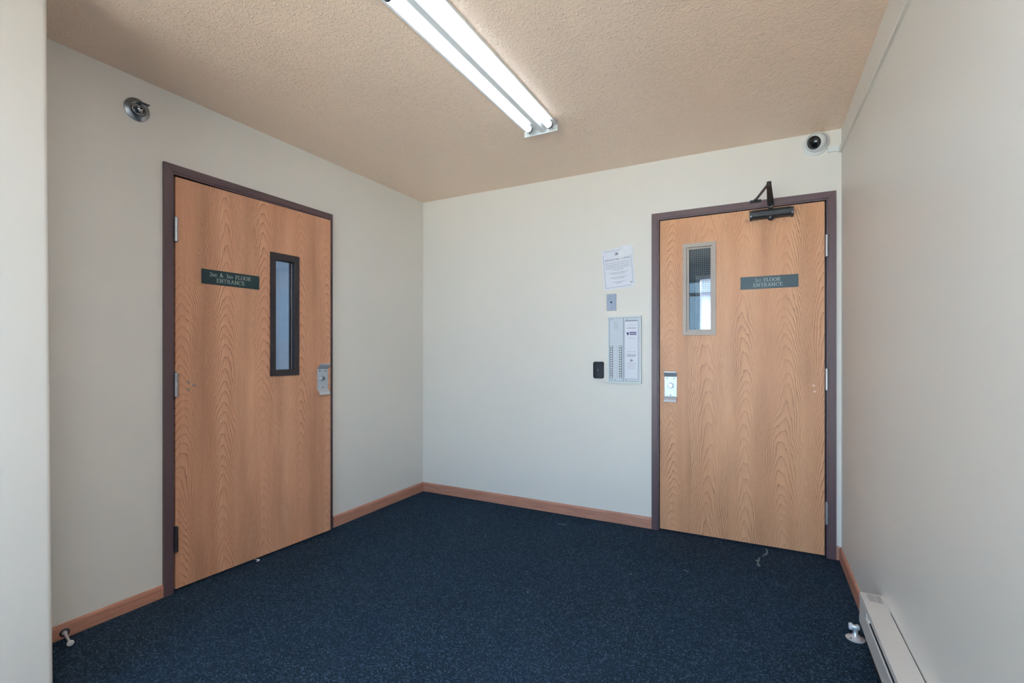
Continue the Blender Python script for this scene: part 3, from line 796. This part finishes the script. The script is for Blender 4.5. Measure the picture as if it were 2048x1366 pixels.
# faint speaker louvre
bm = BM()
for k in range(5): box(bm, (.043+.006*k, -.0188, .370), (.0445+.006*k, -.0178, .422))
box(bm, (.040, -.0188, .366), (.072, -.0178, .3675)); obj('speaker_grille', bm, simple('grille_grey', lin(176, 184, 192), .5), lp)
btn_me = None
for c, cx in enumerate((.0255, .0895)):
    for k in range(14):
        z = .0405+k*.0159
        if btn_me is None:
            bm = BM(); box(bm, (-.0064, -.004, -.0050), (.0064, 0, .0050), .001); o = obj('call_button', bm, BTN, lp); btn_me = o.data
            bm = BM(); box(bm, (-.0094, -.0012, -.0076), (.0094, 0, .0076)); o2 = obj('button_surround', bm, PANELD, lp); sur_me = o2.data
        else:
            o = bpy.data.objects.new('call_button', btn_me); COL.objects.link(o); o.parent = lp
            o2 = bpy.data.objects.new('button_surround', sur_me); COL.objects.link(o2); o2.parent = lp
        o.location = (cx, -.018, z); o2.location = (cx, -.018, z)
bm = BM()
for k in range(14):
    z = .0405+k*.0159
    bars(bm, .040, .052, z-.001, .0028, -.0182, k, (.2, .4), .12); bars(bm, .062, .076, z-.001, .0028, -.0182, k+40, (.2, .4), .12)
o = obj('number_strip', bm, INKL, lp); o['kind'] = 'stuff'
bm = BM(); box(bm, (.1105, -.018, .0135), (PW-.0125, -.013, PH-.0125)); rp = obj('directory_panel', bm, PANEL, ic)
bm = BM(); ring(bm, (.1175, .030, PW-.020, PH-.034), (.119, .0315, PW-.0215, PH-.0355), -.0186, -.0176); obj('window_gasket', bm, simple('gasket_line', lin(150, 156, 168), .5), rp)
bm = BM(); box(bm, (.1195, -.0184, .032), (PW-.022, -.0178, PH-.036)); obj('paper_insert', bm, PAPER, rp)
bm = BM(); box(bm, (.121, -.0192, PH-.034), (PW-.024, -.0178, PH-.0300)); obj('header_bar', bm, PANELD, rp)
yb = -.0186; X0, X1 = .1285, PW-.030; xm = (X0+X1)/2
bm = BM()
bars(bm, X0+.004, X1-.004, .372, .0032, yb, 1, (.15, .3), .05)
bars(bm, X0+.002, X1-.002, .191, .0030, yb, 3, (.1, .25), .03); bars(bm, X0+.006, X1-.006, .182, .0030, yb, 4, (.1, .25), .03)
o = obj('printed_lines', bm, INK, rp); o['kind'] = 'stuff'
bm = BM()
for a, z in ((.010, .394), (.008, .305), (.004, .213), (.002, .136), (.006, .124), (.008, .112), (.012, .100)): bars(bm, X0+a, X1-a, z, .0018, yb, int(z*1000), (.1, .25), .03)
o = obj('printed_lines', bm, INKL, rp); o['kind'] = 'stuff'
bm = BM()
for i in range(12):
    a, b = arc(X0+.010, .338, .0085, .0085, 30*i, 30*i+30, 1); vs = [bm.verts.new((p, yb, q)) for p, q in ((X0+.010, .338), a, b)]; bm.faces.new(vs)
vs = [bm.verts.new((p, yb, q)) for p, q in ((X0+.004, .334), (X0+.016, .334), (X0+.010, .322))]; bm.faces.new(vs)
bars(bm, X0+.023, X1, .338, .0095, yb, 2, (.12, .2), .025); bars(bm, X0+.023, X1, .327, .0080, yb, 9, (.12, .2), .025)
obj('purple_logo', bm, PURPLE, rp)
bm = BM(); emblem(bm, xm, .152, .020, yb); obj('emblem', bm, INK, rp)
for x, z, p in ((.030, .446-.012, lp), (.030, .022, lp), (.132, .434, rp), (.128, .022, rp), (.052, .022, lp)):
    bm = BM(); lathe(bm, (x, -.018, z), (x, -1, z), [(0, .0030), (.0012, .0026), (.0016, 0)], 12); obj('screw', bm, DARKHINGE, p, smooth=True)

# ------------------------------------------------------------------ baseboard heater
HY = -1.015
hz0, hz1 = .080, .254
ht = thing('baseboard_heater', 'beige grey electric baseboard heater along the right wall', 'heater', (xr(HY)-.0115, HY, 0), RW)
ht.location = (xr(HY), HY, 0)
tilt = .022
ht.rotation_euler = (-tilt*.0, 0, RW)
Lh = 1.9
bm = BM()   # end cap: local y runs towards the camera (negative)
cap = [(0, hz0), (-.050, hz0), (-.0725, .142), (-.0705, hz1-.002), (-.068, hz1), (0, hz1)]
prism(bm, cap, 'y', -.128, 0); obj('end_cap', bm, HEAT, ht)
bm = BM(); rise = .022*(Lh-.1)*.9
prism(bm, [(-.0035, hz1-.003), (-.068, hz1-.003), (-.0705, hz1-.016), (-.0725, hz1-.016), (-.0705, hz1), (-.069, hz1+.0008), (-.0035, hz1+.0008)], 'y', -Lh, -.0005); obj('top_cover', bm, HEAT, ht)
bm = BM(); prism(bm, [(-.0665, .214), (-.0705, .218), (-.0735, .214), (-.0735, .142), (-.052, .082), (-.049, .084), (-.0695, .143), (-.0695, .210)], 'y', -Lh, -.129); obj('front_panel', bm, HEAT, ht)
bm = BM(); box(bm, (-.060, -Lh, hz0+.004), (0, -.1285, hz1-.004)); obj('slot_shade_fill', bm, DARK, ht)  # black block stands in for the shade inside slot and wall gap
bm = BM(); box(bm, (-.0695, -.165, .216), (-.058, -.129, .242)); obj('inner_bracket', bm, WHITEMETAL, ht)
bm = BM()
for k in range(9):
    y = -.012-.0068*k
    r_ = random.Random(k); x0_ = -.052; 
    vs = [bm.verts.new(p) for p in ((x0_, y, hz1+.0012), (-.030, y, hz1+.0012), (-.030, y-.003, hz1+.0012), (x0_, y-.003, hz1+.0012))]; bm.faces.new(vs[::-1])
    vs = [bm.verts.new(p) for p in ((-.027, y-.002, hz1+.0012), (-.010, y-.002, hz1+.0012), (-.010, y-.0055, hz1+.0012), (-.027, y-.0055, hz1+.0012))]; bm.faces.new(vs[::-1])
o = obj('rating_label', bm, simple('label_print', lin(140, 138, 142), .6), ht); o['kind'] = 'stuff'

# ------------------------------------------------------------------ door stops
ds = thing('door_stop', 'small metal peg door stop on the left baseboard', 'door stop', (.0112, -2.372, .024))
a = Vector((0, 0, 0)); b = Vector((.100, -.017, -.008)); dd = (b-a).normalized()
bm = BM(); lathe(bm, a, b, [(0, .017), (.003, .0165), (.006, .011), (.007, 0)], 24); obj('mount_flange', bm, DARKHINGE, ds, smooth=True)
bm = BM(); lathe(bm, a+dd*.005, b, [(0, .010), (.004, .0095), (.012, .0052), (.085, .0042), (.088, .0042)], 18); obj('stop_rod', bm, STOPM, ds, smooth=True)
bm = BM(); lathe(bm, a+dd*.088, b+dd, [(0, .005), (.004, .0085), (.009, .0115), (.014, .0115), (.0165, .009), (.017, 0)], 22); obj('bumper', bm, RUBBER, ds, smooth=True)
d3 = thing('floor_door_stop', 'chrome pedestal door stop on the carpet beside the heater end', 'door stop', (2.895, -.874, 0))
bm = BM(); lathe(bm, (0, 0, 0), (0, 0, 1), [(0, .034), (.003, .034), (.006, .027), (.012, .016), (.022, .0095), (.036, .008), (.042, .0085)], 32); obj('pedestal', bm, STOPM, d3, smooth=True)
bm = BM(); lathe(bm, (.016, 0, .048), (-1, 0, .048), [(0, .006), (.004, .0115), (.012, .012), (.016, .009), (.028, .009)], 22); obj('head_barrel', bm, STOPM, d3, smooth=True)
bm = BM(); lathe(bm, (-.011, 0, .048), (-1, 0, .048), [(0, .0135), (.010, .0135), (.0125, .010), (.0125, 0)], 22); obj('bumper', bm, RUBBER, d3, smooth=True)
for k in range(4):
    a_ = 2*PI*k/4+.8; bm = BM(); cyl(bm, (.025*math.cos(a_), .025*math.sin(a_), .005), (.025*math.cos(a_), .025*math.sin(a_), .0085), .0035, None, 10)
    obj('screw', bm, NICKEL, d3)

# ------------------------------------------------------------------ scraps and threads on the carpet
bm = BM()
prism(bm, [(0, 0), (.014, .006), (.034, -.012), (.046, -.004), (.030, .012), (.012, .018)], 'z', .0, .0012)
for v in bm.verts: v.co.z += .004*abs(v.co.x-.02)/.02+.0005
tag(obj('paper_scrap', bm, PAPER, loc=(.010, -1.535, 0)), 'tiny white paper scrap under the left door bottom', 'scrap')
bm = BM(); r_ = random.Random(11)
for k in range(26):
    t = k/25; cx = 2.576-.045*t+.012*math.sin(t*7); cy = -.03-.28*t
    a_ = r_.uniform(0, PI); l = r_.uniform(.008, .022)
    if .45 < t < .55: continue
    tube_path(bm, [(cx+l*(s-.5)*math.cos(a_)+.002*math.sin(s*5), cy+l*(s-.5)*math.sin(a_)*1.5, .0020) for s in (0, .33, .66, 1)], .0009, 5)
tag(obj('frayed_lint', bm, simple('pale_lint', lin(150, 160, 164), .9)), 'pale line of frayed lint on the carpet before the right door', 'lint')
threads = [((1.345, -.21), .06, .15, 'pale thread on the carpet close to the back baseboard'), ((1.536, -1.152), .022, 2.2, 'short pale thread on the carpet mid floor'),
           ((1.939, -.728), .012, .3, 'short pale fibre on the carpet left of the lint line'), ((2.191, -.551), .03, 2.5, 'fine pale thread on the carpet before the first floor door')]
for (x, y), l, a_, lb in threads:
    bm = BM(); tube_path(bm, [(l*(s-.5)*math.cos(a_)-.12*l*math.sin(s*PI)*math.sin(a_), l*(s-.5)*math.sin(a_)+.12*l*math.sin(s*PI), .0016) for s in (0, .2, .4, .6, .8, 1)], .0009, 5)
    tag(obj('loose_thread', bm, bpy.data.materials['pale_lint'], loc=(x, y, 0)), lb, 'thread', 'loose threads on the carpet')
